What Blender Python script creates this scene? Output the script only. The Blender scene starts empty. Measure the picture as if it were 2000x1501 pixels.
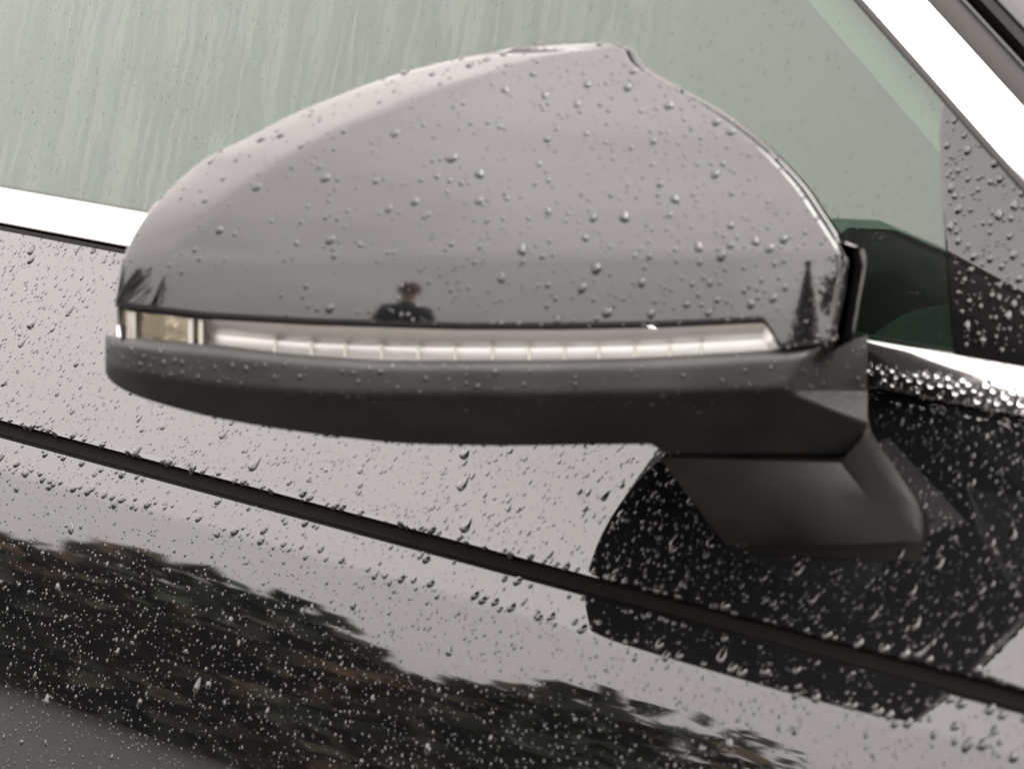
import bpy, math, random
import numpy as np
from mathutils import Matrix, Vector
rnd = random.Random(7); rng = np.random.default_rng(7)
scene = bpy.context.scene

# ------------------------------------------------------------------ camera
FPX = 7000.0                       # focal length in pixels of the 2000 x 1501 photograph
ROLL = -0.08
_r = np.array([-6100, 1275, -FPX]); _r /= np.linalg.norm(_r)
_Z = np.array([-ROLL, 1, (1275 + 6100 * ROLL) / FPX]); _Z /= np.linalg.norm(_Z)
_X = -_r; _Y = np.cross(_Z, _X)
R = np.array([_X, _Y, _Z])         # rows: car axes (forward, into the car, up) seen from the camera
def ray(px, py):
    return R @ np.array([(px - 1000) / FPX, (750.5 - py) / FPX, -1.0])
CAM = np.array([0, 0, 1.0]) - ray(1700, 755) * 0.88
cam = bpy.data.objects.new('camera', bpy.data.cameras.new('camera'))
scene.collection.objects.link(cam)
M4 = Matrix([list(R[i]) + [CAM[i]] for i in range(3)] + [[0, 0, 0, 1]])
cam.matrix_world = M4
cam.data.sensor_fit = 'HORIZONTAL'; cam.data.sensor_width = 36
cam.data.lens = 36 * FPX / 2000
cam.data.clip_start = 0.05; cam.data.clip_end = 3000
cam.data.dof.use_dof = True; cam.data.dof.focus_distance = 1.15; cam.data.dof.aperture_fstop = 34
scene.camera = cam

# ------------------------------------------------------------------ sky and sun (overcast)
SUN_EL, SUN_AZ = math.radians(50), math.radians(68)     # azimuth: compass direction the light comes from
w = bpy.data.worlds.new('World'); scene.world = w; w.use_nodes = True
nt = w.node_tree; nt.nodes.clear()
def N(nt, t, **k):
    n = nt.nodes.new(t)
    for a, b in k.items(): setattr(n, a, b)
    return n
sky = N(nt, 'ShaderNodeTexSky', sky_type='NISHITA', sun_disc=False, sun_elevation=SUN_EL, sun_rotation=SUN_AZ,
        air_density=1.0, dust_density=1.5, ozone_density=1.0)
hsv = N(nt, 'ShaderNodeHueSaturation'); hsv.inputs['Saturation'].default_value = 0.0
tc = N(nt, 'ShaderNodeTexCoord'); sep = N(nt, 'ShaderNodeSeparateXYZ')
nt.links.new(tc.outputs['Generated'], sep.inputs[0])
grad = N(nt, 'ShaderNodeMapRange'); grad.inputs['From Min'].default_value = 0; grad.inputs['From Max'].default_value = 1
grad.inputs['To Min'].default_value = 1.4; grad.inputs['To Max'].default_value = 4.0
nt.links.new(sep.outputs['Z'], grad.inputs['Value'])
cl = N(nt, 'ShaderNodeTexNoise'); cl.inputs['Scale'].default_value = 2.2; cl.inputs['Detail'].default_value = 4
mp = N(nt, 'ShaderNodeMapping'); mp.inputs['Scale'].default_value = (1, 1, 2.5)
nt.links.new(tc.outputs['Generated'], mp.inputs[0]); nt.links.new(mp.outputs[0], cl.inputs['Vector'])
clr = N(nt, 'ShaderNodeMapRange'); clr.inputs['From Min'].default_value = .3; clr.inputs['From Max'].default_value = .7
clr.inputs['To Min'].default_value = 0.88; clr.inputs['To Max'].default_value = 1.1
nt.links.new(cl.outputs['Fac'], clr.inputs['Value'])
mul = N(nt, 'ShaderNodeMath', operation='MULTIPLY')
nt.links.new(grad.outputs[0], mul.inputs[0]); nt.links.new(clr.outputs[0], mul.inputs[1])
tint = N(nt, 'ShaderNodeMix', data_type='RGBA', blend_type='MULTIPLY'); tint.inputs['Factor'].default_value = 1
tint.inputs['B'].default_value = (1.0, 0.925, 0.89, 1)
nt.links.new(sky.outputs[0], hsv.inputs['Color']); bw = N(nt, 'ShaderNodeRGBToBW'); pw = N(nt, 'ShaderNodeMath', operation='POWER'); pw.inputs[1].default_value = .3
nt.links.new(hsv.outputs[0], bw.inputs[0]); nt.links.new(bw.outputs[0], pw.inputs[0]); nt.links.new(pw.outputs[0], tint.inputs['A'])   # thick cloud evens the sky out
vm = N(nt, 'ShaderNodeVectorMath', operation='SCALE')
nt.links.new(tint.outputs['Result'], vm.inputs[0]); nt.links.new(mul.outputs[0], vm.inputs['Scale'])
bg = N(nt, 'ShaderNodeBackground'); bg.inputs['Strength'].default_value = 0.14
out = N(nt, 'ShaderNodeOutputWorld')
nt.links.new(vm.outputs[0], bg.inputs['Color']); nt.links.new(bg.outputs[0], out.inputs['Surface'])
sl = bpy.data.lights.new('sun', 'SUN'); sl.energy = 0.7; sl.angle = math.radians(50); sl.color = (1, .96, .9)
sun = bpy.data.objects.new('sun', sl); scene.collection.objects.link(sun)
sd = Vector((math.sin(SUN_AZ) * math.cos(SUN_EL), math.cos(SUN_AZ) * math.cos(SUN_EL), math.sin(SUN_EL)))
sun.rotation_euler = sd.to_track_quat('Z', 'Y').to_euler(); sun.location = (0, 0, 8)
vs = scene.view_settings; vs.view_transform = 'Standard'; vs.look = 'None'; vs.gamma = 1; vs.use_curve_mapping = False
vs.exposure = 3.13
scene.cycles.max_bounces = 10; scene.cycles.transmission_bounces = 8; scene.cycles.transparent_max_bounces = 12
scene.cycles.caustics_reflective = False; scene.cycles.caustics_refractive = False
scene.cycles.use_denoising = True

# ------------------------------------------------------------------ materials
def mat(name, col=(.5, .5, .5), rough=.5, metal=0, ior=1.5, spec=None, trans=0, coat=0):
    m = bpy.data.materials.new(name); m.use_nodes = True
    b = m.node_tree.nodes['Principled BSDF']
    b.inputs['Base Color'].default_value = (*col, 1); b.inputs['Roughness'].default_value = rough
    b.inputs['Metallic'].default_value = metal; b.inputs['IOR'].default_value = ior
    b.inputs['Transmission Weight'].default_value = trans; b.inputs['Coat Weight'].default_value = coat
    return m
def P_(m): return m.node_tree.nodes['Principled BSDF']
def coords(m, scale=(1, 1, 1), rot=(0, 0, 0)):
    t = m.node_tree; tc = t.nodes.new('ShaderNodeTexCoord'); mp = t.nodes.new('ShaderNodeMapping')
    mp.inputs['Scale'].default_value = scale; mp.inputs['Rotation'].default_value = rot
    t.links.new(tc.outputs['Object'], mp.inputs[0]); return mp.outputs[0]
def noise(m, scale, detail=3, vec=None, rough=.5):
    t = m.node_tree; n = t.nodes.new('ShaderNodeTexNoise'); n.inputs['Scale'].default_value = scale
    n.inputs['Detail'].default_value = detail; n.inputs['Roughness'].default_value = rough
    if vec is None: vec = coords(m)
    t.links.new(vec, n.inputs['Vector']); return n.outputs['Fac']
def ramp(m, fac, stops):
    t = m.node_tree; r = t.nodes.new('ShaderNodeValToRGB')
    e = r.color_ramp.elements
    while len(e) < len(stops): e.new(.5)
    for k, (p, c) in enumerate(stops):
        e[k].position = p; e[k].color = (*c, 1) if not isinstance(c, (int, float)) else (c, c, c, 1)
    t.links.new(fac, r.inputs[0]); return r.outputs['Color']
def bump(m, fac, strength, dist, target=None, chain=None):
    t = m.node_tree; b = t.nodes.new('ShaderNodeBump'); b.inputs['Strength'].default_value = strength
    b.inputs['Distance'].default_value = dist; t.links.new(fac, b.inputs['Height'])
    if chain is not None: t.links.new(chain, b.inputs['Normal'])
    for x in (target if target else [P_(m)]): t.links.new(b.outputs[0], x.inputs['Normal'])
    return b.outputs[0]

MT = {}
# wet black gloss paint
m = MT['paint'] = mat('black_gloss_paint', (.004, .004, .0045), .02, ior=1.74)
bump(m, noise(m, 30, 2), .045, .0005)
m = MT['cap_paint'] = mat('black_gloss_cap', (.004, .004, .0045), .05, ior=1.67)
bump(m, noise(m, 45, 2), .06, .0004)
m = MT['gloss_black'] = mat('piano_black_trim', (.004, .004, .004), .03, ior=1.56)
m = MT['chrome'] = mat('bright_chrome', (.9, .89, .88), .16, 1)
bump(m, noise(m, 160, 2), .1, .0005)
m = MT['plastic'] = mat('textured_black_plastic', (.022, .022, .021), .44, ior=1.42)
b1 = bump(m, noise(m, 2600, 2), .25, .0003)
m.node_tree.links.new(ramp(m, noise(m, 60, 4), [(.35, .34), (.65, .58)]), P_(m).inputs['Roughness'])
m.node_tree.links.new(ramp(m, noise(m, 38, 5), [(.3, (.013, .013, .0122)), (.7, (.026, .026, .0245))]), P_(m).inputs['Base Color'])
MT['rubber'] = mat('black_rubber', (.012, .011, .011), .6)
MT['gap'] = mat('shadow_gap_rubber', (.006, .005, .0045), .9)  # black with almost no sheen, so grooves and gaps read as shade
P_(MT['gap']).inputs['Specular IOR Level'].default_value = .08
MT['grey_trim'] = mat('satin_dark_trim', (.02, .018, .017), .5, ior=1.35)
MT['cabin'] = mat('dark_cabin_cloth', (.016, .016, .016), .9)
MT['card'] = mat('door_card_vinyl', (.022, .024, .024), .7)
MT['headliner'] = mat('pale_headliner_cloth', (.13, .13, .125), .9)
MT['reflector'] = mat('lamp_reflector', (.68, .675, .68), .34, 1)
MT['reflector_side'] = mat('lamp_reflector_brass', (.40, .36, .28), .16, 1)
bump(MT['reflector_side'], noise(MT['reflector_side'], 260, 3), .4, .0012)
MT['lightguide'] = mat('light_guide_fin', (.42, .42, .39), .35)
MT['mirror'] = mat('mirror_silver', (.42, .44, .46), .01, 1)
MT['cap_bead'] = mat('rain_bead_on_cap', (.004, .004, .004), .03, ior=1.62)
MT['bead'] = mat('rain_bead_on_black', (.003, .003, .003), .0, ior=1.68)
MT['glass_bead'] = None
MT['water'] = mat('rain_water', (1, 1, 1), .0, ior=1.333, trans=1)
# clear lens : transparent with a glossy face
def clear(name, tint, ior, rough=.02, gain=1.0):
    m = bpy.data.materials.new(name); m.use_nodes = True; t = m.node_tree
    t.nodes.remove(t.nodes['Principled BSDF'])
    o = t.nodes['Material Output']
    tr = t.nodes.new('ShaderNodeBsdfTransparent'); tr.inputs[0].default_value = (*tint, 1)
    gl = t.nodes.new('ShaderNodeBsdfGlossy'); gl.inputs['Roughness'].default_value = rough
    fr = t.nodes.new('ShaderNodeFresnel'); ge = t.nodes.new('ShaderNodeNewGeometry'); io = t.nodes.new('ShaderNodeMapRange')
    io.inputs['To Min'].default_value = ior; io.inputs['To Max'].default_value = 1 / ior      # thin pane: both faces mirror alike
    t.links.new(ge.outputs['Backfacing'], io.inputs['Value']); t.links.new(io.outputs[0], fr.inputs['IOR'])
    mu = t.nodes.new('ShaderNodeMath'); mu.operation = 'MULTIPLY'; mu.inputs[1].default_value = gain
    mx = t.nodes.new('ShaderNodeMixShader')
    t.links.new(fr.outputs[0], mu.inputs[0]); t.links.new(mu.outputs[0], mx.inputs[0])
    t.links.new(tr.outputs[0], mx.inputs[1]); t.links.new(gl.outputs[0], mx.inputs[2])
    t.links.new(mx.outputs[0], o.inputs[0])
    m['_g'] = gl.name; m['_f'] = fr.name; m['_m'] = mx.name
    return m
MT['glass_bead'] = clear('rain_bead_on_glass', (.66, .72, .67), 1.33, .0)
MT['lens'] = clear('clear_lens', (.95, .95, .93), 1.45)
# window glass: green tint, thin film of rain that scatters a little, streaks where it has run
m = MT['glass'] = clear('green_window_glass', (.65, .80, .71), 1.57, .03, 1.0)
t = m.node_tree; mx = t.nodes[m['_m']]
wob = t.nodes.new('ShaderNodeVectorMath'); wob.operation = 'MULTIPLY_ADD'      # the runs wander a little on their way down
nz = t.nodes.new('ShaderNodeTexNoise'); nz.inputs['Scale'].default_value = 90; nz.inputs['Detail'].default_value = 3
tq = t.nodes.new('ShaderNodeTexCoord'); t.links.new(tq.outputs['Object'], nz.inputs['Vector'])
t.links.new(nz.outputs['Color'], wob.inputs[0]); wob.inputs[1].default_value = (.006, 0, .0); t.links.new(tq.outputs['Object'], wob.inputs[2])
def runs(sx_, sz_, off, lo, hi):
    mp = t.nodes.new('ShaderNodeMapping'); mp.inputs['Scale'].default_value = (sx_, 1, sz_); mp.inputs['Location'].default_value = (off, 0, off)
    sk = t.nodes.new('ShaderNodeVectorMath'); sk.operation = 'DOT_PRODUCT'; sk.inputs[1].default_value = (1, 0, .31)
    sp_ = t.nodes.new('ShaderNodeSeparateXYZ'); cb = t.nodes.new('ShaderNodeCombineXYZ')
    t.links.new(wob.outputs[0], sk.inputs[0]); t.links.new(wob.outputs[0], sp_.inputs[0])
    t.links.new(sk.outputs['Value'], cb.inputs['X']); t.links.new(sp_.outputs['Z'], cb.inputs['Z'])
    t.links.new(cb.outputs[0], mp.inputs[0])
    return ramp(m, noise(m, 1.0, 1.2, mp.outputs[0], .4), [(lo, 0), (hi, 1)])
mxx = t.nodes.new('ShaderNodeMath'); mxx.operation = 'MAXIMUM'
t.links.new(runs(190, 17, 0, .56, .585), mxx.inputs[0]); t.links.new(runs(330, 22, 7, .575, .60), mxx.inputs[1])
st = mxx.outputs[0]
tcn = t.nodes.new('ShaderNodeTexCoord'); sx = t.nodes.new('ShaderNodeSeparateXYZ'); t.links.new(tcn.outputs['Object'], sx.inputs[0])
lim = t.nodes.new('ShaderNodeMapRange'); lim.inputs['From Min'].default_value = -.09; lim.inputs['From Max'].default_value = -.15
t.links.new(sx.outputs['X'], lim.inputs['Value'])
ml = t.nodes.new('ShaderNodeMath'); ml.operation = 'MULTIPLY'; t.links.new(st, ml.inputs[0]); t.links.new(lim.outputs[0], ml.inputs[1])
fac = t.nodes.new('ShaderNodeMapRange'); fac.inputs['To Min'].default_value = .004; fac.inputs['To Max'].default_value = .026
t.links.new(ml.outputs[0], fac.inputs['Value'])
df = t.nodes.new('ShaderNodeBsdfDiffuse'); df.inputs[0].default_value = (.72, .74, .64, 1)
mh = t.nodes.new('ShaderNodeMixShader'); t.links.new(fac.outputs[0], mh.inputs[0]); t.links.new(mx.outputs[0], mh.inputs[1]); t.links.new(df.outputs[0], mh.inputs[2])
t.links.new(mh.outputs[0], t.nodes['Material Output'].inputs[0])
MT['ground'] = m = mat('wet_asphalt', (.06, .055, .05), .45)
m.node_tree.links.new(ramp(m, noise(m, 1.2, 6), [(.3, (.028, .024, .021)), (.7, (.05, .043, .038))]), P_(m).inputs['Base Color'])
MT['bark'] = mat('tree_bark', (.06, .045, .035), .9)
MT['leaf'] = m = mat('tree_leaves', (.05, .06, .025), .8)
m.node_tree.links.new(ramp(m, noise(m, .35, 4), [(.38, (.020, .033, .013)), (.52, (.034, .033, .015)), (.64, (.08, .044, .021))]), P_(m).inputs['Base Color'])

# ------------------------------------------------------------------ mesh helpers
def link(o, parent=None, label=None, cat=None, group=None, kind=None):
    scene.collection.objects.link(o)
    if parent is not None: o.parent = parent
    for k, v in (('label', label), ('category', cat), ('group', group), ('kind', kind)):
        if v: o[k] = v
    return o
def mesh(name, v, f, m, smooth=True):
    me = bpy.data.meshes.new(name); me.from_pydata([tuple(map(float, p)) for p in v], [], [tuple(map(int, q)) for q in f]); me.update()
    if m is not None: me.materials.append(m)
    if smooth: me.polygons.foreach_set('use_smooth', [True] * len(me.polygons))
    return me
def obj(name, v, f, m, parent=None, smooth=True, bevel=0, **k):
    o = bpy.data.objects.new(name, mesh(name, v, f, m, smooth)); link(o, parent, **k)
    if bevel:
        b = o.modifiers.new('bevel', 'BEVEL'); b.width = bevel; b.segments = 3; b.limit_method = 'ANGLE'; b.angle_limit = math.radians(30)
        b.harden_normals = False
    return o
def grid_faces(nr, nc, off=0, flip=False):
    F = []
    for i in range(nr - 1):
        for j in range(nc - 1):
            a = off + i * nc + j; q = (a, a + nc, a + nc + 1, a + 1)
            F.append(q[::-1] if flip else q)
    return F
def pch(xs, ys):                    # monotone cubic interpolation
    xs = np.array(xs, float); ys = np.array(ys, float); h = np.diff(xs); dl = np.diff(ys) / h
    mm = np.zeros_like(xs); mm[0], mm[-1] = dl[0], dl[-1]
    for i in range(1, len(xs) - 1):
        if dl[i - 1] * dl[i] > 0:
            a, b = 2 * h[i] + h[i - 1], h[i] + 2 * h[i - 1]
            mm[i] = (a + b) / (a / dl[i - 1] + b / dl[i])
    def fn(x):
        x = np.clip(np.asarray(x, float), xs[0], xs[-1]); k = np.clip(np.searchsorted(xs, x) - 1, 0, len(xs) - 2)
        tt = (x - xs[k]) / h[k]; t2, t3 = tt * tt, tt ** 3
        return (2*t3-3*t2+1)*ys[k] + (t3-2*t2+tt)*h[k]*mm[k] + (-2*t3+3*t2)*ys[k+1] + (t3-t2)*h[k]*mm[k+1]
    return fn
def smax(*a, k=.0012):
    a = np.stack(np.broadcast_arrays(*a)); mx_ = a.max(0)
    return mx_ + k * np.log(np.exp((a - mx_) / k).sum(0))
def hit(px, py, p0, n):             # where the sight line of a photo point meets a real plane
    v = ray(px, py); t = np.dot(p0 - CAM, n) / np.dot(v, n); return CAM + v * t
def project(P):
    q = (np.asarray(P) - CAM) @ R    # world -> camera (right, up, back)
    return 1000 + FPX * q[..., 0] / -q[..., 2], 750.5 - FPX * q[..., 1] / -q[..., 2], -q[..., 2]

# ------------------------------------------------------------------ ground, woods
g = obj('ground', [(-400, -400, 0), (400, -400, 0), (400, 400, 0), (-400, 400, 0)], [(0, 1, 2, 3)], MT['ground'], kind='structure')
def tree_mesh(V, F, FM, x, y, h, cr, seed, n=700):
    r_ = np.random.default_rng(seed); o = len(V)
    for k in range(7):
        a = k / 7 * 2 * math.pi
        V.append((x + .22 * math.cos(a), y + .22 * math.sin(a), 0)); V.append((x + .07 * math.cos(a), y + .07 * math.sin(a), h * .7))
    for k in range(7):
        a, b = o + 2 * k, o + 2 * ((k + 1) % 7); F.append((a, b, b + 1, a + 1)); FM.append(0)
    nb = 9; bl = [(r_.normal(0, .5) * cr, r_.normal(0, .5) * cr, h * r_.uniform(.12, .88), cr * r_.uniform(.35, .65)) for _ in range(nb)]
    for i in range(n):
        bx, by, bz, br = bl[r_.integers(nb)]
        u = r_.normal(size=3); u /= np.linalg.norm(u); u *= br * r_.uniform(.55, 1.05)
        c = np.array([x + bx + u[0], y + by + u[1], max(.1, bz + u[2])]); s = r_.uniform(.16, .52)
        a = r_.normal(size=3); a /= np.linalg.norm(a); b = np.cross(a, r_.normal(size=3)); b /= np.linalg.norm(b)
        q = len(V)
        for e in (a * s, b * s * .7, -a * s, -b * s * .7): V.append(tuple(c + e))
        F.append((q, q + 1, q + 2, q + 3)); FM.append(1)
def woods(name, spots, label, cat):
    V, F, FM = [], [], []
    for k, (az, dist, h) in enumerate(spots):
        a = math.radians(az)          # degrees from the car's forward axis, turning outward from the door
        tree_mesh(V, F, FM, math.cos(a) * dist, -math.sin(a) * dist, h, h * .62, k * 13 + int(dist), 2400)
    me = mesh(name, V, F, None, False); me.materials.append(MT['bark']); me.materials.append(MT['leaf'])
    me.polygons.foreach_set('material_index', FM)
    o = bpy.data.objects.new(name, me); link(o, None, label, cat, kind='stuff'); return o
sp = []
for k in range(66):
    az = 112 + k * 1.1
    sp.append((az + rnd.uniform(-1, 1), rnd.uniform(42, 60), 4.8 + .6 * math.sin(az * .9) + .5 * math.sin(az * 2.3 + 1) + max(0, 139 - az) * .16 + rnd.uniform(-.5, .5)))
woods('woods', sp, 'dark line of trees beyond the wet ground, seen as a reflection in the door', 'woods')

# lone trees and shrubs ahead of the car, mirrored in the ends of the mirror cap
def lone(name, az, dist, h, spread, label, cat, group, n=900, seed=1, conifer=False):
    a = math.radians(az); x, y = math.cos(a) * dist, -math.sin(a) * dist
    r_ = np.random.default_rng(seed)
    root = bpy.data.objects.new(name, None); link(root, None, label, cat, group); root.location = (x, y, 0)
    V, F = [], []
    for j in range(6):
        for k in range(9):
            t = j / 5; q = (.10 * (1 - t) + .02) * h / 6
            V.append((q * math.cos(k / 9 * 6.2832) + .05 * math.sin(3 * t), q * math.sin(k / 9 * 6.2832), t * h * .9))
    for j in range(5):
        for k in range(9): F.append((j * 9 + k, j * 9 + (k + 1) % 9, j * 9 + 9 + (k + 1) % 9, j * 9 + 9 + k))
    obj('trunk', V, F, MT['bark'], root)
    V, F = [], []
    bl = [(r_.normal(0, .4) * spread, r_.normal(0, .4) * spread, h * r_.uniform(.3, .9), spread * r_.uniform(.3, .6)) for _ in range(12)]
    for i in range(n):
        if conifer:
            t = r_.random() ** .7; q = spread * (t ** .9) * r_.uniform(.2, 1.1) + .05; b_ = r_.uniform(0, 6.283)
            c = np.array([q * math.cos(b_), q * math.sin(b_), h * (1 - t) * .95 + .25 - q * .12])
        else:
            bx, by, bz, br = bl[r_.integers(12)]; u = r_.normal(size=3); u *= br * r_.uniform(.5, 1.05) / np.linalg.norm(u)
            c = np.array([bx, by, bz]) + u; c[2] = max(.08, c[2])
        sz = r_.uniform(.05, .13) * (h / 4) ** .5
        a1 = r_.normal(size=3); a1 /= np.linalg.norm(a1); b1 = np.cross(a1, r_.normal(size=3)); b1 /= np.linalg.norm(b1)
        o = len(V); V += [c + a1 * sz, c + b1 * sz * .6, c - a1 * sz, c - b1 * sz * .6]; F.append((o, o + 1, o + 2, o + 3))
    obj('crown', V, F, MT['leaf'], root, False)
lone('conifer_tree', 30, 13, 5.2, 1.1, 'slim dark conifer ahead of the car, mirrored beside the inner edge of the mirror cap', 'tree', None, 2600, 3, True)
lone('broadleaf_tree', 16.5, 12, 9, 1.9, 'tall broad tree ahead of the car, mirrored along the inner edge of the mirror cap', 'tree', None, 5200, 5)
lone('shrub', 96, 9, 2.1, .8, 'small round shrub mirrored above the outer end of the signal lamp', 'shrub', None, 1400, 9)

# ------------------------------------------------------------------ the person mirrored in the cap
def person(az, dist):
    a = math.radians(az)
    root = bpy.data.objects.new('person', None)
    link(root, None, 'person in a dark jacket holding up a phone, mirrored in the wing mirror cap', 'person')
    root.location = (math.cos(a) * dist, -math.sin(a) * dist, 0); root.rotation_euler = (0, 0, -a + math.pi / 2)
    # local frame: faces -x turned to the car; x across, y towards the back
    J = {'pel': (0, 0, .95, .15, .11), 'wai': (0, .01, 1.10, .145, .105), 'che': (0, .02, 1.30, .17, .12), 'nec0': (0, .03, 1.46, .075, .07), 'nec': (0, .015, 1.53, .055, .055),
         'hed': (0, -.005, 1.62, .075, .088), 'top': (0, .0, 1.71, .07, .085)}
    E_ = [('pel', 'wai'), ('wai', 'che'), ('che', 'nec0'), ('nec0', 'nec'), ('nec', 'hed'), ('hed', 'top')]
    for sg, q in ((-1, 'l'), (1, 'r')):
        J[q + 'sh'] = (sg * .18, .03, 1.40, .065, .065); J[q + 'el'] = (sg * .24, -.10, 1.17, .046, .046); J[q + 'wr'] = (sg * .075, -.33, 1.36, .028, .024)
        J[q + 'pa'] = (sg * .055, -.38, 1.41, .034, .018)
        J[q + 'hi'] = (sg * .095, 0, .88, .095, .095); J[q + 'kn'] = (sg * .11, -.02, .49, .062, .062); J[q + 'an'] = (sg * .12, .03, .09, .042, .045); J[q + 'to'] = (sg * .14, -.13, .04, .042, .032)
        E_ += [('che', q + 'sh'), (q + 'sh', q + 'el'), (q + 'el', q + 'wr'), (q + 'wr', q + 'pa'), ('pel', q + 'hi'), (q + 'hi', q + 'kn'), (q + 'kn', q + 'an'), (q + 'an', q + 'to')]
        for k in range(5):               # four fingers and a thumb closing on the phone
            b = (sg * (.050 - .004 * k), -.395, 1.452 - .02 * k) if k < 4 else (sg * .05, -.385, 1.40)
            m_ = (b[0] - sg * .012, b[1] - .028, b[2] + .004) if k < 4 else (b[0] - sg * .02, b[1] + .002, b[2] + .03)
            e_ = (m_[0] - sg * .022, m_[1] + .004, m_[2] + .003) if k < 4 else (m_[0] - sg * .012, m_[1], m_[2] + .022)
            for nme, pt in ((f'{q}f{k}a', b), (f'{q}f{k}b', m_), (f'{q}f{k}c', e_)): J[nme] = (*pt, .009, .009)
            E_ += [(q + 'pa', f'{q}f{k}a'), (f'{q}f{k}a', f'{q}f{k}b'), (f'{q}f{k}b', f'{q}f{k}c')]
    names = list(J); me = bpy.data.meshes.new('person_body')
    me.from_pydata([J[n_][:3] for n_ in names], [(names.index(p), names.index(q)) for p, q in E_], []); me.update()
    o = bpy.data.objects.new('body', me); link(o, root)
    o.modifiers.new('skin', 'SKIN')
    for i, n_ in enumerate(names):
        sv = me.skin_vertices[0].data[i]; sv.radius = J[n_][3:5]; sv.use_root = n_ == 'pel'
    o.modifiers.new('sub', 'SUBSURF').levels = 2; o.modifiers['sub'].render_levels = 2
    dg = bpy.context.evaluated_depsgraph_get(); nm = bpy.data.meshes.new_from_object(o.evaluated_get(dg)); o.modifiers.clear(); o.data = nm
    nm.materials.clear()
    for k_, c_ in (('skin', (.42, .24, .17)), ('jacket_cloth', (.012, .014, .018)), ('trouser_cloth', (.02, .022, .03)), ('shoe_leather', (.02, .018, .016))): nm.materials.append(mat(k_, c_, .7))
    for p in nm.polygons:
        c = p.center; p.use_smooth = True
        p.material_index = 3 if c.z < .10 else 2 if c.z < .93 else 0 if (c.z > 1.50 or c.y < -.325) else 1
    V, F = [], []
    for i in range(10):                  # hair: a cap round the back and top of the head
        for k in range(20):
            th = i / 9 * 1.75; ph = k / 20 * 6.2832; f_ = max(0, -math.sin(ph)) * max(0, th - .75)
            V.append((.098 * math.sin(th) * math.cos(ph), .012 + (.118 * math.sin(th) - .04 * f_) * math.sin(ph), 1.665 + .115 * math.cos(th) + f_ * .10))
    F = [(i * 20 + k, i * 20 + (k + 1) % 20, i * 20 + 20 + (k + 1) % 20, i * 20 + 20 + k) for i in range(9) for k in range(20)]
    obj('hair', V, F, mat('red_brown_hair', (.10, .035, .02), .6), root)
    for sg in (-1, 1):
        def ball(n_, c, r3, m_):
            V = [(c[0] + r3[0] * math.sin(i / 6 * math.pi) * math.cos(k / 10 * 6.2832), c[1] + r3[1] * math.sin(i / 6 * math.pi) * math.sin(k / 10 * 6.2832), c[2] + r3[2] * math.cos(i / 6 * math.pi)) for i in range(7) for k in range(10)]
            obj(n_, V, [(i * 10 + k, i * 10 + (k + 1) % 10, i * 10 + 10 + (k + 1) % 10, i * 10 + 10 + k) for i in range(6) for k in range(10)], m_, root)
        ball('eye', (sg * .032, -.082, 1.645), (.013, .012, .011), mat('eye_white', (.7, .7, .68), .2))
        ball('ear', (sg * .084, .01, 1.635), (.012, .022, .032), nm.materials[0])
    ball('nose', (0, -.096, 1.618), (.014, .018, .022), nm.materials[0])
    ball('mouth', (0, -.088, 1.578), (.026, .008, .007), mat('lip', (.35, .12, .10), .5))
    obj('phone', [(x, y, z) for x in (-.038, .038) for y in (-.412, -.402) for z in (1.38, 1.535)], [(0, 1, 3, 2), (4, 6, 7, 5), (0, 4, 5, 1), (2, 3, 7, 6), (0, 2, 6, 4), (1, 5, 7, 3)], MT['rubber'] if 'rubber' in MT else None, root, False, .004)
person(66, 3.9)

# ------------------------------------------------------------------ the car
car = bpy.data.objects.new('car', None)
link(car, None, 'wet black car with chrome window trim, seen close at its wing mirror and front door', 'car')

# door skin: profile (outward, height) swept along the car
prof = []
def tau(z):                          # upward lean of the skin, degrees
    return float(np.interp(z, [.3, .6, .78, .82, .858, .883, .908, .9300, .9312, .940, .9436, 1.0], [-14, -9, 0.0, 4.5, 8.1, 10.3, 13.0, 15.4, 29, 30, 30.5, 33]))
z, o_ = 1.0, 0.0; prof_top, prof_bot = [], []
dz = .0008
while z > .9446:
    prof_top.append((o_, z)); z -= dz; o_ += dz * math.tan(math.radians(tau(z)))
prof_top.append((o_, .9443))
GO = o_; z = .9395; o_ += .0048 * math.tan(math.radians(30))
while z > .30:
    prof_bot.append((o_, z)); st = dz if z > .85 else .006
    z -= st; o_ += st * math.tan(math.radians(tau(z)))
# groove between the two
def arc(oz0, oz1): pass
groove = [(prof_top[-1][0] - .0006, .9440), (prof_top[-1][0] - .006, .9437), (prof_bot[0][0] - .008, .9400), (prof_bot[0][0] - .0008, .9397)]
full = prof_top + groove + prof_bot
full = [(-.006, 1.0006), (-.001, 1.0003)] + full
XS = np.concatenate([np.linspace(-2.6, -1.0, 9), np.linspace(-.95, .30, 26), np.linspace(.35, 1.05, 8)])
def door_out(z):
    zz = [p[1] for p in full[::-1]]; oo = [p[0] for p in full[::-1]]
    return np.interp(z, zz, oo)
V = [(x, -p[0], p[1]) for p in full for x in XS]
door = obj('front_door', V, grid_faces(len(full), len(XS)), MT['paint'], car)
es = door.modifiers.new('split', 'EDGE_SPLIT'); es.split_angle = math.radians(35)
def door_hit(px, py, sink=0.0):
    v = ray(px, py); lo, hi = .5, 1.3
    for _ in range(60):
        md = (lo + hi) / 2; p = CAM + v * md
        if p[1] > -door_out(p[2]): hi = md
        else: lo = md
    return CAM + v * (hi + sink)
# near-black strip put in for the shade inside the groove
obj('groove_seal', [(x, -GO + a_, .94195 + b_) for x in (-2.6, 1.05) for a_, b_ in ((.0030, .0017), (.0016, .0008), (.0002, -.0020), (.006, -.0019))],
    [(0, 1, 5, 4), (1, 2, 6, 5), (2, 3, 7, 6), (3, 0, 4, 7)], MT['gap'], door, False)

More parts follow.
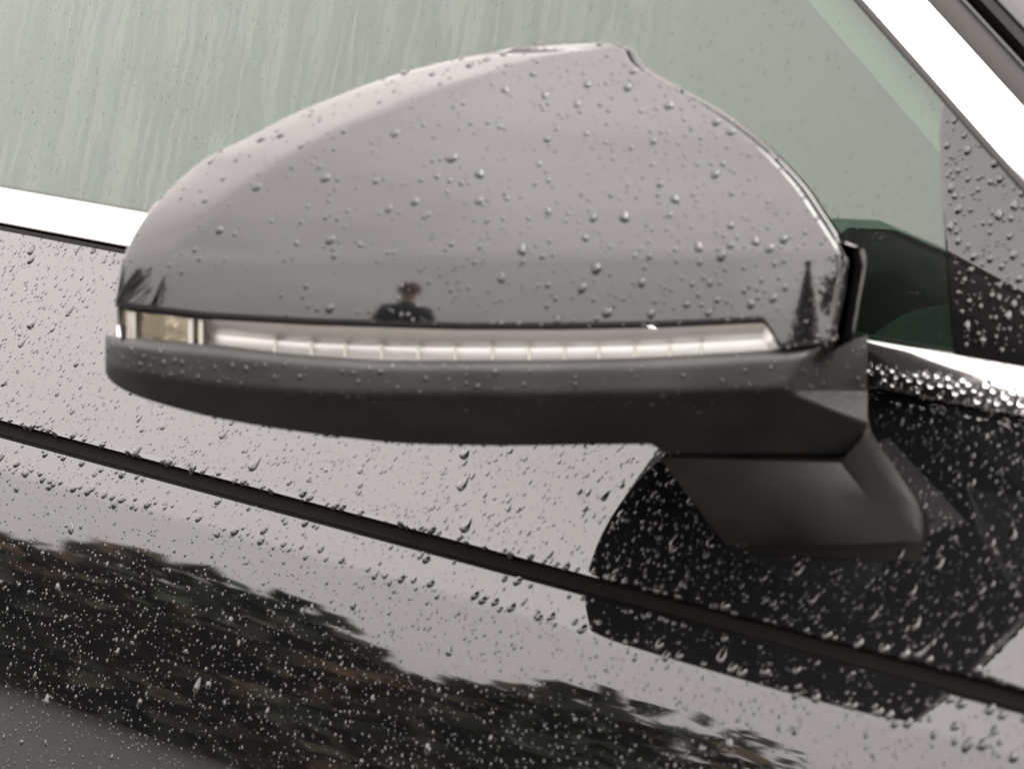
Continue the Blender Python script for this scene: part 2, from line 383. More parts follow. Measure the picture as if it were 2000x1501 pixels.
# glass plane, leaning inward above the belt
GT = math.radians(21)
gp0 = np.array([0, .0045, 1.010]); gn = np.array([0, -math.cos(GT), math.sin(GT)])
gup = np.array([0, math.sin(GT), math.cos(GT)])
def gpt(px, py, off=0.0): return hit(px, py, gp0 + gn * off, gn)
def slab(name, pts, thick, m, parent, nrm=gn, bevel=0, **k):
    n = len(pts); V = list(pts) + [p - nrm * thick for p in pts]
    F = [tuple(range(n))[::-1], tuple(range(n, 2 * n))] + [(i, (i + 1) % n, n + (i + 1) % n, n + i) for i in range(n)]
    import bmesh
    o = obj(name, V, F, m, parent, False, bevel, **k)
    bm = bmesh.new(); bm.from_mesh(o.data); bmesh.ops.recalc_face_normals(bm, faces=bm.faces); bm.to_mesh(o.data); bm.free()
    return o

# chrome belt strip: rounded profile from belt bottom up to the glass
bt = [(-.002, 1.0001), (.0030, 1.0003), (.0033, 1.0008), (.0028, 1.0022), (.0019, 1.0044), (.0006, 1.0066), (-.0010, 1.0088), (-.0034, 1.0107), (-.0065, 1.0114)]
pb = pch(range(len(bt)), [p[0] for p in bt]); pz = pch(range(len(bt)), [p[1] for p in bt])
ss = np.linspace(0, len(bt) - 1, 33)
prof_b = [(float(pb(s)), float(pz(s))) for s in ss]
V = [(x, -p[0], p[1]) for p in prof_b for x in XS]
belt = obj('belt_moulding', V, grid_faces(len(prof_b), len(XS), flip=True), MT['chrome'], car)
# near-black strip drawn as the shadow line below it, pale lip above it
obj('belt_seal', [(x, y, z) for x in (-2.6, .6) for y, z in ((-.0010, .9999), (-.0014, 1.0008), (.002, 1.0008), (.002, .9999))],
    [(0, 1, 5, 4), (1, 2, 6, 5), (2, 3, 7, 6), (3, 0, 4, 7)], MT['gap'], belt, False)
obj('weather_strip', [(x, y, z) for x in (-2.6, .6) for y, z in ((.0050, 1.0108), (.0052, 1.0118), (.0060, 1.0119), (.008, 1.0108))],
    [(0, 1, 5, 4), (1, 2, 6, 5), (2, 3, 7, 6), (3, 0, 4, 7)], MT['grey_trim'], belt, False)

# window pane
def along(p, q, t): return p + (q - p) * t
cA0, cA1 = gpt(1690, 0), gpt(2000, 350)         # lower edge of the pillar chrome
cB0, cB1 = gpt(1812, 0), gpt(2000, 198)         # upper edge
topA, topB = along(cA1, cA0, 2.9), along(cB1, cB0, 4.2)
def on_z(p, q, z): return along(p, q, (z - p[2]) / (q[2] - p[2]))
ZR = 1.36
topA, topB = on_z(cA1, cA0, ZR), on_z(cB1, cB0, ZR)
botA, botB = on_z(cA1, cA0, 1.0125), on_z(cB1, cB0, 1.0125)
s0 = gpt(1842, 172); s1 = gpt(1834, 260); s2 = gpt(1843, 430); s3 = gpt(1857, 640); s4 = gpt(1866, 715)
rear_top = np.array([-2.4, topA[1], topA[2]]); rear_bot = np.array([-2.4, s4[1], s4[2]])
pane = slab('window_pane', [rear_bot, s4, s3, s2, s1, s0, topA, rear_top], .0035, MT['glass'], car)
# gloss black corner panel in front of the pane
quarter = slab('corner_panel', [p + gn * .0008 for p in (s0, s1, s2, s3, s4)] + [botA + gn * .0008] + [along(botA, s0, .5) + gn*.0008], .006, MT['gloss_black'], car, bevel=.0012)
# pillar chrome, gasket, trims
e = cA1 - cA0; e /= np.linalg.norm(e); side = np.cross(gn, e); side /= np.linalg.norm(side)
if side[0] < 0: side = -side             # points forward, across the strip
W_ = abs(np.dot(cB1 - cA1, side)); W0 = abs(np.dot(cB0 - cA0, side))
def strip(name, a, b, o1, o2, m, parent, bulge=0, zlo=1.0125, zhi=ZR, n=9):
    """a strip along the pillar between the offsets a..b across it, raised o1..o2 above the glass"""
    base = on_z(cA1, cA0, zlo), on_z(cA1, cA0, zhi)
    V = []
    us = np.linspace(0, 1, n)
    secs = [(a, o1 - .006)] + [(a + (b - a) * u, o1 + (o2 - o1) * u + bulge * math.sin(math.pi * u) ** .6) for u in us] + [(b, o2 - .006)]
    for L in np.linspace(0, 1, 12):
        p = along(base[0], base[1], L)
        for u, h in secs: V.append(p + side * u + gn * h)
    ns = len(secs)
    o = obj(name, V, grid_faces(12, ns), m, parent, True)
    es = o.modifiers.new('split', 'EDGE_SPLIT'); es.split_angle = math.radians(50)
    return o
Wc = (W_ + W0) / 2
pill = strip('pillar_moulding', .0, Wc, .002, .004, MT['chrome'], car, .0002)
strip('moulding_gasket', -.0022, -.0001, .0012, .0015, MT['rubber'], pill, .0004)
strip('pillar_trim', Wc + .0002, Wc + .0062, .003, .002, MT['grey_trim'], pill, .0006)
strip('pillar_lip', Wc + .0063, Wc + .0072, .003, .003, MT['gloss_black'], pill, .0004)
strip('pillar_gap', Wc + .0073, Wc + .0098, -.004, -.004, MT['gap'], pill)
# pillar skin, curving away to the windscreen
V = []; us = np.linspace(0, 1, 14)
for L in np.linspace(0, 1, 10):
    p = along(on_z(cA1, cA0, 1.0), on_z(cA1, cA0, ZR), L)
    V.append(p + side * (Wc + .0099) - gn * .010)
    for u in us: V.append(p + side * (Wc + .0099 + .10 * u) + gn * (.003 - .012 * u - .05 * u * u))
obj('front_pillar', V, grid_faces(10, 15), MT['paint'], car)
pe = [np.array(V[k * 15 + 14]) for k in range(10)]            # forward edge of the pillar: the windscreen starts here
V = []
for p in pe:
    for k in range(13):
        u = k / 12; V.append(p + np.array([.16 * math.sin(math.pi * u), (1.5 - 2 * p[1]) * u, .012 * math.sin(math.pi * u)]))
ws = obj('windscreen', V, grid_faces(10, 13), MT['glass'], car); ws.modifiers.new('thick', 'SOLIDIFY').thickness = .004
V = []
for i in range(12):
    x = .05 + 1.0 * i / 11
    for k in range(15):
        u = k / 14; V.append((x, .004 + 1.49 * u, 1.0 - .0005 - .10 * max(0, (x - .45)) ** 1.6 + .045 * math.sin(math.pi * u) ** .6 * min(1, i / 3) - .02 * (i < 1)))
obj('bonnet', V, grid_faces(12, 15), MT['paint'], car)

# roof and cabin behind the glass
y0 = topA[1]
obj('roof', [(x, y, z) for x in (-2.6, topB[0] + .1) for y, z in ((y0 - .01, ZR - .005), (y0, ZR + .03), (y0 + .25, ZR + .075), (1.3, ZR + .075), (1.5, ZR), (y0 + .02, ZR - .02))],
    [(i, (i + 1) % 6, 6 + (i + 1) % 6, 6 + i) for i in range(6)] + [(5, 4, 3, 2, 1, 0), (6, 7, 8, 9, 10, 11)], MT['paint'], car, False, .01)
def boxes(lst):
    V, F = [], []
    for (x0, x1, y0_, y1, z0, z1) in lst:
        o = len(V); V += [(x, y, z) for x in (x0, x1) for y in (y0_, y1) for z in (z0, z1)]
        F += [(o, o+1, o+3, o+2), (o+4, o+6, o+7, o+5), (o, o+4, o+5, o+1), (o+2, o+3, o+7, o+6), (o, o+2, o+6, o+4), (o+1, o+5, o+7, o+3)]
    return V, F
obj('cabin_lining', *boxes([(-2.6, .6, .03, 1.5, .28, .30), (-2.6, .6, 1.46, 1.5, .3, ZR), (.3, .34, .03, 1.5, .3, ZR), (-2.62, -2.58, .03, 1.5, .3, ZR), (.58, .62, .03, 1.5, .3, 1.0), (-2.6, .3, y0+.02, 1.5, ZR-.03, ZR-.021)]), MT['cabin'], car, False)  # far side walled over its windows, added to keep the cabin dark
obj('door_card', *boxes([(-2.5, .5, .022, .085, .35, .985)]), MT['card'], car, False, .012)
obj('dashboard', [(x, y, z) for x in (-.12, .58) for y, z in ((.09, .60), (.09, .985), (.13, 1.01), (1.42, 1.01), (1.45, .6))] ,
    [(0, 1, 6, 5), (1, 2, 7, 6), (2, 3, 8, 7), (3, 4, 9, 8), (0, 4, 3, 2, 1), (5, 6, 7, 8, 9)], MT['cabin'], car, False, .02)
# pale lining of the pillar inside the glass
strip('pillar_lining', -.0135, -.0065, -.010, -.012, MT['headliner'], car, .001)

# ------------------------------------------------------------------ wing mirror
PHI = math.radians(46)
mn = np.array([math.cos(PHI), -math.sin(PHI), 0.0])
MP = CAM + ray(1640, 890) * .815
PX = .835 / FPX                      # metres per photo pixel there
def mp3(px, py, wd):                 # a point of the mirror: photo position, depth behind its front plane
    v = ray(px, py); t = np.dot(MP - CAM, mn) / np.dot(v, mn)
    return CAM + v * (t + wd)
def mgrid(X, Y, Wd): return [mp3(x, y, w_) for x, y, w_ in zip(np.ravel(X), np.ravel(Y), np.ravel(Wd))]
xl = pch([80, 84, 97, 120, 150, 190, 228, 270, 310, 370, 420, 470, 510, 570, 602, 700], [1148, 1062, 960, 860, 760, 650, 560, 480, 400, 330, 285, 255, 240, 230, 224, 218])
xr = pch([80, 84, 90, 98, 110, 122, 140, 160, 192, 225, 256, 290, 330, 370, 410, 450, 478, 490, 500, 580, 672, 700], [1152, 1190, 1214, 1230, 1235, 1242, 1266, 1300, 1358, 1412, 1456, 1498, 1538, 1573, 1600, 1627, 1646, 1655, 1657, 1646, 1633, 1630])
xc = pch([80, 95, 105, 135, 165, 205, 245, 285, 320, 375, 430, 500, 600, 700], [1240, 1190, 1100, 1000, 900, 800, 700, 620, 560, 480, 410, 345, 310, 300])
yb = lambda x: np.interp(x, [220, 400, 600, 900, 1100, 1300, 1490, 1496, 1530, 1640], [597, 619, 631, 640, 640, 636, 627, 630, 681, 671])
yt2 = pch([205, 400, 600, 800, 1000, 1200, 1400, 1525, 1640, 1700], [655, 671, 693, 703, 703, 700, 690, 682, 672, 652])
def wh(x):
    return np.clip((1000 - x) / 770, 0, 2) ** 2 * .017 + np.clip((x - 1420) / 230, 0, 2) ** 2 * .0030
def wcap(x, y, y0_=None):
    d = np.clip(505 - y, 0, None) * PX; s = np.clip(y - 505, 0, None) * PX
    v = d * .30 + d * d * 5.2 - (s * .19 - s * s * 3.4)
    a, c = xl(np.clip(y, 80, 700)), xc(np.clip(y, 80, 700))
    p = np.clip((c - x) / np.maximum(c - a, 1), 0, 1)
    bd = np.interp(y, [80, 330, 470, 620], [.010, .010, .003, .001]) * (.92 * (np.sqrt(p * p + .04) - .2) + .12 * p ** 8)
    v = v - .00022 * np.exp(-((y - 494) / 6.0) ** 2) * np.clip((x - 750) / 600, 0, 1)
    e = np.clip((x - (xr(np.clip(y, 80, 700)) - 16)) / 16, 0, 1)
    return .004 + wh(x) + v + bd + e * e * .0022
NR, NC = 90, 150
tv = np.linspace(0, 1, NR); Y0 = 80.6 + (600 - 80.6) * (tv ** 1.7 * .6 + tv * .4 * tv)
uu = .5 - .5 * np.cos(np.linspace(0, 1, NC) * math.pi); uu = .55 * uu + .45 * np.linspace(0, 1, NC)
XG = xl(Y0)[:, None] + (xr(Y0) - xl(Y0))[:, None] * uu[None, :]
rp = np.clip((Y0 - 430) / 170, 0, 1); rp = rp * rp * (3 - 2 * rp)
YG = Y0[:, None] + (yb(XG) - 600) * rp[:, None]
XG = XG + (xr(YG) - xr(Y0)[:, None]) * (uu[None, :] ** 8) * (rp[:, None])
CAPW = wcap(XG, YG)

# rear shell, the parent of the mirror's pieces
def outline(grow_r=11, inset=5):
    pts = []
    for y in np.concatenate([np.linspace(600, 130, 30), np.linspace(120, 86, 12)]): pts.append((float(xl(y)) + inset, y + 3))
    for y in np.concatenate([np.linspace(86, 130, 12), np.linspace(140, 500, 26)]): pts.append((float(xr(y)) + grow_r, y + 1))
    for y in np.linspace(520, 664, 8): pts.append((float(xr(y)) + grow_r + 2, y))
    for x in np.linspace(1620, 240, 36): pts.append((x, float(yt2(x)) + 30))
    return np.array(pts)
ol = outline(); cen = np.array([950, 430.])
ow = wcap(np.clip(ol[:, 0], 225, 1655), np.clip(ol[:, 1], 85, 640))
rnd_end = lambda x: .35 + .65 * math.sqrt(max(0, 1 - ((x - 1050) / 850) ** 2))
V = []; rings = [(.975, .0024), (1.0, .0030), (1.0, .0065), (.985, .025), (.965, .045), (.92, .062), (.82, .072)]
for sc_, dp in rings:
    for (x, y), w0 in zip(ol, ow):
        xx, yy = cen + (np.array([x, y]) - cen) * sc_
        if x > 1630 and y > 485 and sc_ < 1: xx = x + 24 * (1 - (y - 485) / 900) * min(1, (1 - sc_) * 60); yy = y
        V.append(mp3(xx, yy, max(w0 + min(dp, .012), (dp > .03) * (.03 + dp) * rnd_end(xx), w0 + dp * rnd_end(xx))))
n = len(ol)
F = [(k * n + i, k * n + (i + 1) % n, (k + 1) * n + (i + 1) % n, (k + 1) * n + i) for k in range(len(rings) - 1) for i in range(n)]
V.append(np.mean(V[-n:], axis=0)); F += [((len(rings) - 1) * n + i, (len(rings) - 1) * n + (i + 1) % n, len(V) - 1) for i in range(n)]
mir = obj('wing_mirror', V, F, MT['gloss_black'], car)
MT['rear_plastic'] = mat('matt_rear_shell', (.010, .010, .010), .7, ior=1.25); mir.data.materials.append(MT['rear_plastic'])
for p_ in mir.data.polygons[2 * n:]: p_.material_index = 1
V = []
for (x, y) in cen + (ol - cen) * .78: V.append(mp3(x, y, .104 - (y - 430) * PX * .42 - (1050 - x) * PX * .12))
V.append(np.mean(V, axis=0))
obj('mirror_glass', V, [(i, (i + 1) % n, n) for i in range(n)], MT['mirror'], mir, False)

cap = obj('mirror_cap', mgrid(XG, YG, CAPW), grid_faces(NR, NC), MT['cap_paint'], mir)
so = cap.modifiers.new('thick', 'SOLIDIFY'); so.thickness = .0022; so.offset = -1
cap_tris = (np.array(mgrid(XG, YG, CAPW)), NR, NC)

# lower housing of textured plastic, one convex shape of meeting faces
ylb = pch([206, 215, 250, 320, 420, 550, 680, 800, 1000, 1150, 1270, 1300, 1640, 1694], [728, 742, 765, 790, 815, 838, 855, 866, 870, 868, 867, 885, 886, 835])
yrg = pch([206, 300, 450, 700, 1000, 1300, 1540, 1700], [722, 742, 762, 776, 777, 773, 766, 760])
def wlow(x, y):
    a = wh(x) + .001
    left = np.clip((300 - x) / 95, 0, 1); left = .016 * (1 - np.sqrt(np.maximum(0, 1 - .97 * left ** 2)))
    w1 = a + left + (y - 690) * PX * .10
    w2 = a + left + (y - yrg(x)) * PX * 2.0 + .0025
    w3 = .0035 + ((x - 1540) * 1.6 - np.where(y > 766, (y - 766) * 1.33, (766 - y) * .9)) * PX
    w4 = a + left + (yt2(x) + 12 - y) * PX * 1.3 + .0005
    return smax(w1, w2, w3, w4, k=.0007)
nx, ny = 170, 48
xs = 206 + (1694 - 206) * (.5 * np.linspace(0, 1, nx) + .5 * (.5 - .5 * np.cos(np.linspace(0, 1, nx) * math.pi)))
vv = np.linspace(0, 1, ny)[:, None]
XL = np.repeat(xs[None, :], ny, 0); YL = yt2(xs)[None, :] * (1 - vv) + ylb(xs)[None, :] * vv
WL = wlow(XL, YL)
# close it behind: push the border back
V = mgrid(XL, YL, WL); F = grid_faces(ny, nx)
b = len(V)
dpt = lambda x: .026 + .078 * math.sqrt(max(0, 1 - ((x - 1050) / 850) ** 2))
V += [mp3(x, y, dpt(x)) for x, y, w_ in zip(XL[0] * .98 + 18, YL[0] + 6, WL[0])]
V += [mp3(x, y, dpt(x) - .006) for x, y, w_ in zip(XL[-1] * .97 + 26, YL[-1] - 12, WL[-1])]
F += [(j, j + 1, b + j + 1, b + j) for j in range(nx - 1)]
l0 = (ny - 1) * nx
F += [(l0 + j + 1, l0 + j, b + nx + j, b + nx + j + 1) for j in range(nx - 1)]
F += [(b + j, b + j + 1, b + nx + j + 1, b + nx + j) for j in range(nx - 1)]
low = obj('lower_housing', V, F, MT['plastic'], mir)
es = low.modifiers.new('split', 'EDGE_SPLIT'); es.split_angle = math.radians(60)

# foot standing on the door
def lerp(a, b, t): return a + (b - a) * t
F1 = mp3(1288, 894, float(wlow(1288, 880)) + .001); F2 = mp3(1641, 903, float(wlow(1640, 884)) + .0005); F3 = mp3(1701, 842, float(wlow(1692, 832)) + .001)
B1, B2 = door_hit(1425, 1072, .004), door_hit(1790, 1090, .004)
B3p = [(1716, 868), (1738, 900), (1765, 940), (1788, 975), (1801, 1002), (1806, 1030), (1803, 1060)]
dF, dB = np.dot(F3 - CAM, -R[:, 2]), np.dot(door_hit(1803, 1062, .004) - CAM, -R[:, 2])
S = [F3] + [CAM + ray(x, y) * lerp(dF, dB, ((i + 1) / len(B3p)) ** 1.2) for i, (x, y) in enumerate(B3p)]
nS = len(S); rows = []
for i in range(nS):
    u = i / (nS - 1); rg = lerp(F2, B2, u); fl = lerp(F1, B1, u)
    back = S[i] + np.array([-.02, .02, .0]) * (1 - u) + np.array([-.03, .012, -.004]) * u
    rows.append([fl + np.array([-.008, .025, -.002]), fl] + [lerp(fl, rg, k / 6) for k in range(1, 7)] + [lerp(rg, S[i], k / 4) + np.array([.0012, -.0008, .0006]) * math.sin(math.pi * k / 4) * 2 for k in range(1, 5)] + [back])
nc_ = len(rows[0]); V = [p for r_ in rows for p in r_]
F = grid_faces(nS, nc_) + [tuple(range(nc_))[::-1]]
foot = obj('mirror_foot', V, F, MT['plastic'], mir)
es = foot.modifiers.new('split', 'EDGE_SPLIT'); es.split_angle = math.radians(38)
# the dark pivot joint between foot and housing
q = [(1310, 872), (1628, 880), (1682, 826), (1400, 820)]; q2 = [(1318, 905), (1636, 912), (1690, 856), (1400, 850)]
V = [mp3(x, y, float(wlow(min(x, 1690), y)) + .006 + (k == 3) * .02) for qq in (q, q2) for k, (x, y) in enumerate(qq)]
obj('pivot_joint', V, [(0, 1, 5, 4), (1, 2, 6, 5), (2, 3, 7, 6), (3, 0, 4, 7), (0, 3, 2, 1), (4, 5, 6, 7)], MT['gap'], mir, False)
# gasket under the foot
V = [door_hit(x, y, -.0004) for x, y in ((1440, 1075), (1560, 1086), (1700, 1093), (1795, 1096), (1809, 1062), (1812, 1030), (1804, 996), (1780, 1000), (1700, 1040), (1500, 1050))]
obj('foot_gasket', V, [tuple(range(len(V)))], MT['gap'], mir, False)

# turn signal: reflector, brass end, light guide fins and the clear lens
xs = np.linspace(228, 1529, 140); t0 = yb(xs) + 4; t1 = yt2(xs) + 4
wt = wcap(xs, yb(xs)); wb = wlow(xs, yt2(xs) + 8)
def srow(f, extra): return [mp3(x, a + (c - a) * f, u + (v - u) * f + extra) for x, a, c, u, v in zip(xs, t0, t1, wt, wb)]
V = srow(0, .0034) + srow(.30, .0042) + srow(.50, .0052) + srow(.56, .0054) + srow(1.02, .0018)
refl = obj('lamp_reflector', V, grid_faces(5, 140), MT['reflector'], mir)
es = refl.modifiers.new('split', 'EDGE_SPLIT'); es.split_angle = math.radians(20)
V = srow(0, .0004) + srow(.3, .0002) + srow(.7, .0004) + srow(1.0, .0010)
lens = obj('signal_lens', V, grid_faces(4, 140), MT['lens'], mir)
def at_strip(x, f, extra):
    return mp3(x, float(yb(x)) + 4 + (float(yt2(x)) - float(yb(x))) * f, float(wcap(x, yb(x))) * (1 - f) + float(wlow(x, yt2(x) + 8)) * f + extra)
for x in (537, 608, 674, 745, 817, 889, 962, 1033, 1103, 1170, 1240, 1308, 1370):
    f0 = .5 if x < 1250 else .6
    V = [at_strip(x + dx, f, e_) for e_ in (.0024 if 1 else 0, .0058) for f in (f0, .98) for dx in (-3, 3)]
    obj('light_segment', V, [(0, 2, 3, 1), (0, 1, 5, 4), (2, 6, 7, 3), (0, 4, 6, 2), (1, 3, 7, 5)], MT['lightguide'], mir, False)
# brass toned end of the lamp with its ribs
V = []; k_ = np.linspace(240, 402, 24)
for f in (.05, .5, .98): V += [at_strip(x, f, .0016 + .0012 * abs(math.sin((x - 240) / 27))) for x in k_]
obj('side_reflector', V, grid_faces(3, 24), MT['reflector_side'], mir)
for x, wd in ((256, 9), (372, 5), (392, 4)):
    V = [at_strip(x + dx, f, e_) for e_ in (.0009, .0040) for f in (.06, .98) for dx in (-wd, wd)]
    obj('lamp_rib', V, [(0, 2, 3, 1), (0, 1, 5, 4), (2, 6, 7, 3), (0, 4, 6, 2), (1, 3, 7, 5)], MT['lightguide'], mir, False)

# ------------------------------------------------------------------ rain
def drop_template(seg, seed, tail):
    r_ = np.random.default_rng(seed); V, F = [], []
    ph = r_.uniform(0, 6.28, 3)
    for i, (rr, h) in enumerate(((1.0, -.06), (1.0, .12), (.90, .42), (.66, .72), (.34, .90))):
        for k in range(seg):
            a = 2 * math.pi * k / seg
            q = 1 + .10 * math.cos(2 * a + ph[0]) + .06 * math.cos(3 * a + ph[1])
            x, y = math.cos(a) * rr * q, math.sin(a) * rr * q
            if y > 0: x *= 1 - tail * y * .75; y *= 1 + tail * 1.1; h2 = h * (1 - .55 * tail * max(0, math.sin(a)) * 1)
            else: h2 = h * (1 + .12 * tail)
            V.append((x, y, h2))
        if i:
            o = (i - 1) * seg
            F += [(o + k, o + (k + 1) % seg, o + seg + (k + 1) % seg, o + seg + k) for k in range(seg)]
    V.append((0, 0, .95)); o = 4 * seg
    F += [(o + k, o + (k + 1) % seg, len(V) - 1) for k in range(seg)]
    return np.array(V), F
TB = [drop_template(14, s, tl) for s, tl in ((1, 0), (2, .25), (3, .55), (4, .9), (5, .1), (6, .4))]
TS = [drop_template(8, s + 20, tl) for s, tl in ((1, 0), (2, .2), (3, .5), (4, .8))]
TBm = {k: [mesh('water_drop', v, f, MT[k]) for v, f in TB] for k in ('water', 'bead', 'glass_bead', 'cap_bead')}
def wet(ow_): return 'water' if ow_.name == 'belt_moulding' else 'glass_bead' if ow_.name == 'window_pane' else 'cap_bead' if ow_.name == 'wing_mirror' else 'bead'
drops = []          # (owner, position, normal, down, radius, stretch, flat, template)
def frame(nr, dn):
    dn = dn - nr * np.dot(dn, nr); dn /= np.linalg.norm(dn) + 1e-9
    return np.cross(-dn, nr), -dn, nr      # x across, y up-slope, z out
class Cells:
    def __init__(s, c): s.c = c; s.d = {}
    def free(s, p, r_):
        k = tuple((p // s.c).astype(int))
        for i in (-1, 0, 1):
            for j in (-1, 0, 1):
                for l in (-1, 0, 1):
                    for q, rq in s.d.get((k[0]+i, k[1]+j, k[2]+l), ()):
                        if np.sum((p - q) ** 2) < (r_ + rq) ** 2: return False
        s.d.setdefault(k, []).append((p, r_)); return True
def scatter(owner, sampler, count, rmin, rmax, power, flat, stretch, tails, wind=0.0, pad=1.15, keep=None):
    cells = Cells(max(.003, rmax * 2.4)); rad = rmin * (rmax / rmin) ** (rng.random(count) ** power); rad.sort()
    for r_ in rad[::-1]:
        for _try in range(3):
            p, nr = sampler()
            px, py, _ = project(p)
            if not (-260 < px < 2200 and -60 < py < 1600): continue
            if keep is not None and not keep(px, py, p): continue
            if cells.free(p, r_ * pad):
                dn = np.array([-wind + rng.normal(0, .18), 0, -1.0]); big = r_ > rmin * 2.2
                drops.append((owner, p, nr, dn, r_, rng.uniform(*stretch) if big else rng.uniform(1, 1.25), flat * rng.uniform(.75, 1.2), rng.choice(tails)))
                break
fz = np.array([p[1] for p in full]); fo = np.array([p[0] for p in full])
def door_sampler(z0, z1):
    def s_():
        while True:
            z_ = rng.uniform(z0, z1)
            # depth-weighted so that the picture is covered evenly
            x_ = .13 - .62 * rng.random()
            if not (.9396 > z_ or z_ > .9444): continue
            e_ = .0006; a = (door_out(z_ + e_) - door_out(z_ - e_)) / (2 * e_)
            nr = np.array([0, -1.0, -a]); nr /= np.linalg.norm(nr)
            return np.array([x_, -door_out(z_), z_]), nr
    return s_
scatter(door, door_sampler(.9446, .998), 46, .0011, .0017, 1.2, .5, (1.2, 2.0), [2, 3, 5], .25)
scatter(door, door_sampler(.9446, .998), 300, .0005, .0012, 1.7, .42, (1.1, 1.9), [1, 2, 3, 5], .12)
scatter(door, door_sampler(.9446, .998), 6600, .00016, .00055, 1.4, .42, (1, 1.6), [0, 1, 2], .15)
scatter(door, door_sampler(.82, .9396), 330, .0005, .0013, 2.4, .5, (1.0, 1.7), [0, 1, 2, 4], 0)
scatter(door, door_sampler(.82, .9396), 7600, .00014, .0005, 1.2, .5, (1, 1.3), [0, 1], 0)
# water beads gathered on the groove and crease
def line_sampler(z_, jit):
    def s_():
        zz = z_ + rng.normal(0, jit); x_ = .13 - .62 * rng.random()
        e_ = .0006; a = (door_out(zz + e_) - door_out(zz - e_)) / (2 * e_); a = np.clip(a, -1, 1)
        nr = np.array([0, -1.0, -a]); nr /= np.linalg.norm(nr)
        return np.array([x_, -door_out(zz), zz]), nr
    return s_
scatter(door, line_sampler(.9448, .0004), 130, .0006, .0015, 1, .7, (1, 1.1), [0, 4])
scatter(door, line_sampler(.9387, .0003), 50, .0006, .0013, 1, .7, (1, 1.2), [0, 4])
scatter(door, line_sampler(.9322, .0010), 120, .0006, .0014, 1, .6, (1, 1.2), [0, 4])
# mirror cap
CV, _, _ = cap_tris; CV = CV.reshape(NR, NC, 3)
ca = np.linalg.norm(np.cross(CV[1:, :-1] - CV[:-1, :-1], CV[:-1, 1:] - CV[:-1, :-1]), axis=2).ravel(); cc = np.cumsum(ca) / ca.sum()
def cap_sampler():
    k = min(int(np.searchsorted(cc, rng.random())), len(cc) - 1); i, j = divmod(k, NC - 1); u, v = rng.random(2)
    p = (CV[i, j] * (1 - u) + CV[i + 1, j] * u) * (1 - v) + (CV[i, j + 1] * (1 - u) + CV[i + 1, j + 1] * u) * v
    nr = np.cross(CV[i, j + 1] - CV[i, j], CV[i + 1, j] - CV[i, j]); nr /= np.linalg.norm(nr)
    if np.dot(nr, CAM - p) < 0: nr = -nr
    return p, nr
dens = lambda px, py, p: rng.random() < np.clip((px - 150) / 1100, .25, 1)
scatter(mir, cap_sampler, 130, .0006, .0012, 1.4, .5, (1, 1.15), [0, 1, 4], 0, 1.5, dens)
scatter(mir, cap_sampler, 1100, .0002, .0006, 1.2, .5, (1, 1.15), [0, 1], 0, 1.3, dens)
# beads on the plastic and drips gathering along its lower edge
LV = np.array(mgrid(XL, YL, WL)).reshape(ny, nx, 3)
def low_sampler():
    while True:
        i, j = int((ny - 1) * rng.random() ** .8 * .6), rng.integers(1, nx - 1)
        p = LV[i, j] + (LV[i + 1, j] - LV[i, j]) * rng.random(); nr = np.cross(LV[i, j + 1] - LV[i, j], LV[i + 1, j] - LV[i, j])
        nr /= np.linalg.norm(nr); nr = nr if np.dot(nr, CAM - p) > 0 else -nr
        return p, nr
scatter(low, low_sampler, 260, .0002, .0007, 1.4, .45, (1, 1.2), [0, 1])
def drip_sampler():
    j = rng.integers(30, nx - 40); return LV[-1, j] + np.array([0, 0, .0002]), np.array([.3, -.5, -.8]) / .99
scatter(low, drip_sampler, 34, .0004, .0010, 1.6, .7, (1, 1.1), [0])
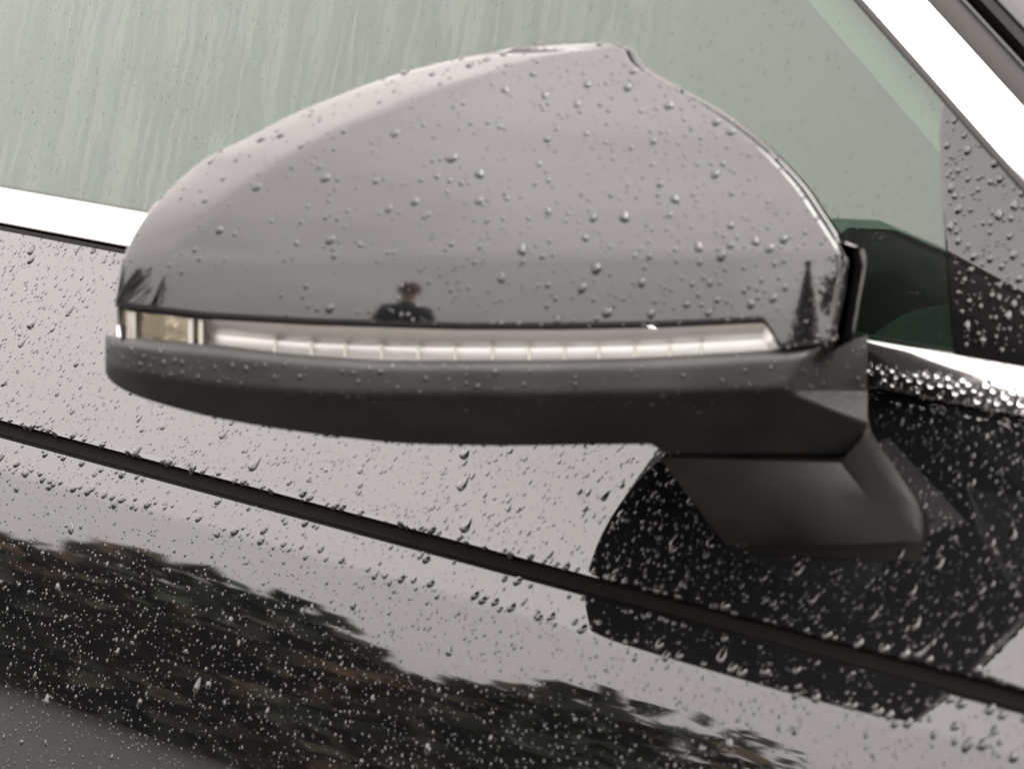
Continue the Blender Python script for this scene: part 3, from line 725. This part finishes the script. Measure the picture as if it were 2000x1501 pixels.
# glass, corner panel, chrome
def plane_sampler(x0, x1, h0, h1, off, poly):
    def s_():
        while True:
            x_ = rng.uniform(x0, x1); h = h0 + (h1 - h0) * rng.random()
            p = gp0 + gn * off + gup * h + np.array([x_, 0, 0])
            px, py, _ = project(p)
            if poly(px, py): return p, gn
    return s_
left_of = lambda px, py: px < float(np.interp(py, [172, 260, 430, 640, 720], [1838, 1831, 1840, 1854, 1864])) and px < 1690 + py * .88 - 12 if py < 190 else px < float(np.interp(py, [172, 260, 430, 640, 720], [1838, 1831, 1840, 1854, 1864]))
right_of = lambda px, py: px > float(np.interp(py, [172, 260, 430, 640, 720], [1848, 1842, 1852, 1866, 1876])) and py > 185 + (px - 1842) * 1.1 + 14
scatter(pane, plane_sampler(-.45, .06, .003, .12, .0, left_of), 4200, .00012, .00034, 1.4, .4, (1, 1.8), [0, 1, 2], 0)
scatter(quarter, plane_sampler(-.01, .10, .003, .09, .0009, right_of), 95, .0006, .0012, 1.1, .6, (1, 1.2), [0, 1, 4], 0, 1.5)
scatter(quarter, plane_sampler(-.01, .10, .003, .09, .0009, right_of), 260, .0002, .0006, 1.1, .5, (1, 1.3), [0, 1], 0)
bz_ = np.array([p[1] for p in prof_b]); bo_ = np.array([p[0] for p in prof_b])
def belt_sampler():
    k = rng.integers(2, 20); x_ = rng.uniform(-.02, .09)
    tx, tz = bo_[k + 1] - bo_[k - 1], bz_[k + 1] - bz_[k - 1]; nr = np.array([0, -tz, -tx]); nr /= np.linalg.norm(nr)
    return np.array([x_, -bo_[k], bz_[k]]), nr
scatter(belt, belt_sampler, 330, .0005, .0011, 1, .6, (1, 1.3), [0, 1, 4])

def placed(d):
    ow_, p, nr, dn, r_, st, fl, tp = d
    a, b_, c = frame(nr, dn); return a * r_, b_ * r_ * st, c * r_ * fl, p
size = np.array([d[4] * math.sqrt(d[5]) / project(d[1])[2] for d in drops])
order = np.argsort(-size); big = set(order[:300].tolist())
bulk = {}
for i, d in enumerate(drops):
    a, b_, c, p = placed(d)
    if i in big:
        o = bpy.data.objects.new('water_drop', TBm[wet(d[0])][int(d[7]) % 6]); link(o, d[0])
        o.matrix_world = Matrix([[a[k], b_[k], c[k], p[k]] for k in range(3)] + [[0, 0, 0, 1]])
    else:
        tv_, tf_ = TS[int(d[7]) % 4]
        bulk.setdefault(d[0].name, [d[0], [], [], 0]); L = bulk[d[0].name]
        L[1].append(tv_[:, :1] * a + tv_[:, 1:2] * b_ + tv_[:, 2:] * c + p); L[2].append((tf_, L[3])); L[3] += len(tv_)
for nm, (ow_, vl, fl, cnt) in bulk.items():
    V = np.concatenate(vl); F = [tuple(i + o for i in f) for tf_, o in fl for f in tf_]
    obj('rain_drops', V, F, MT[wet(ow_)], ow_, True, kind='stuff')
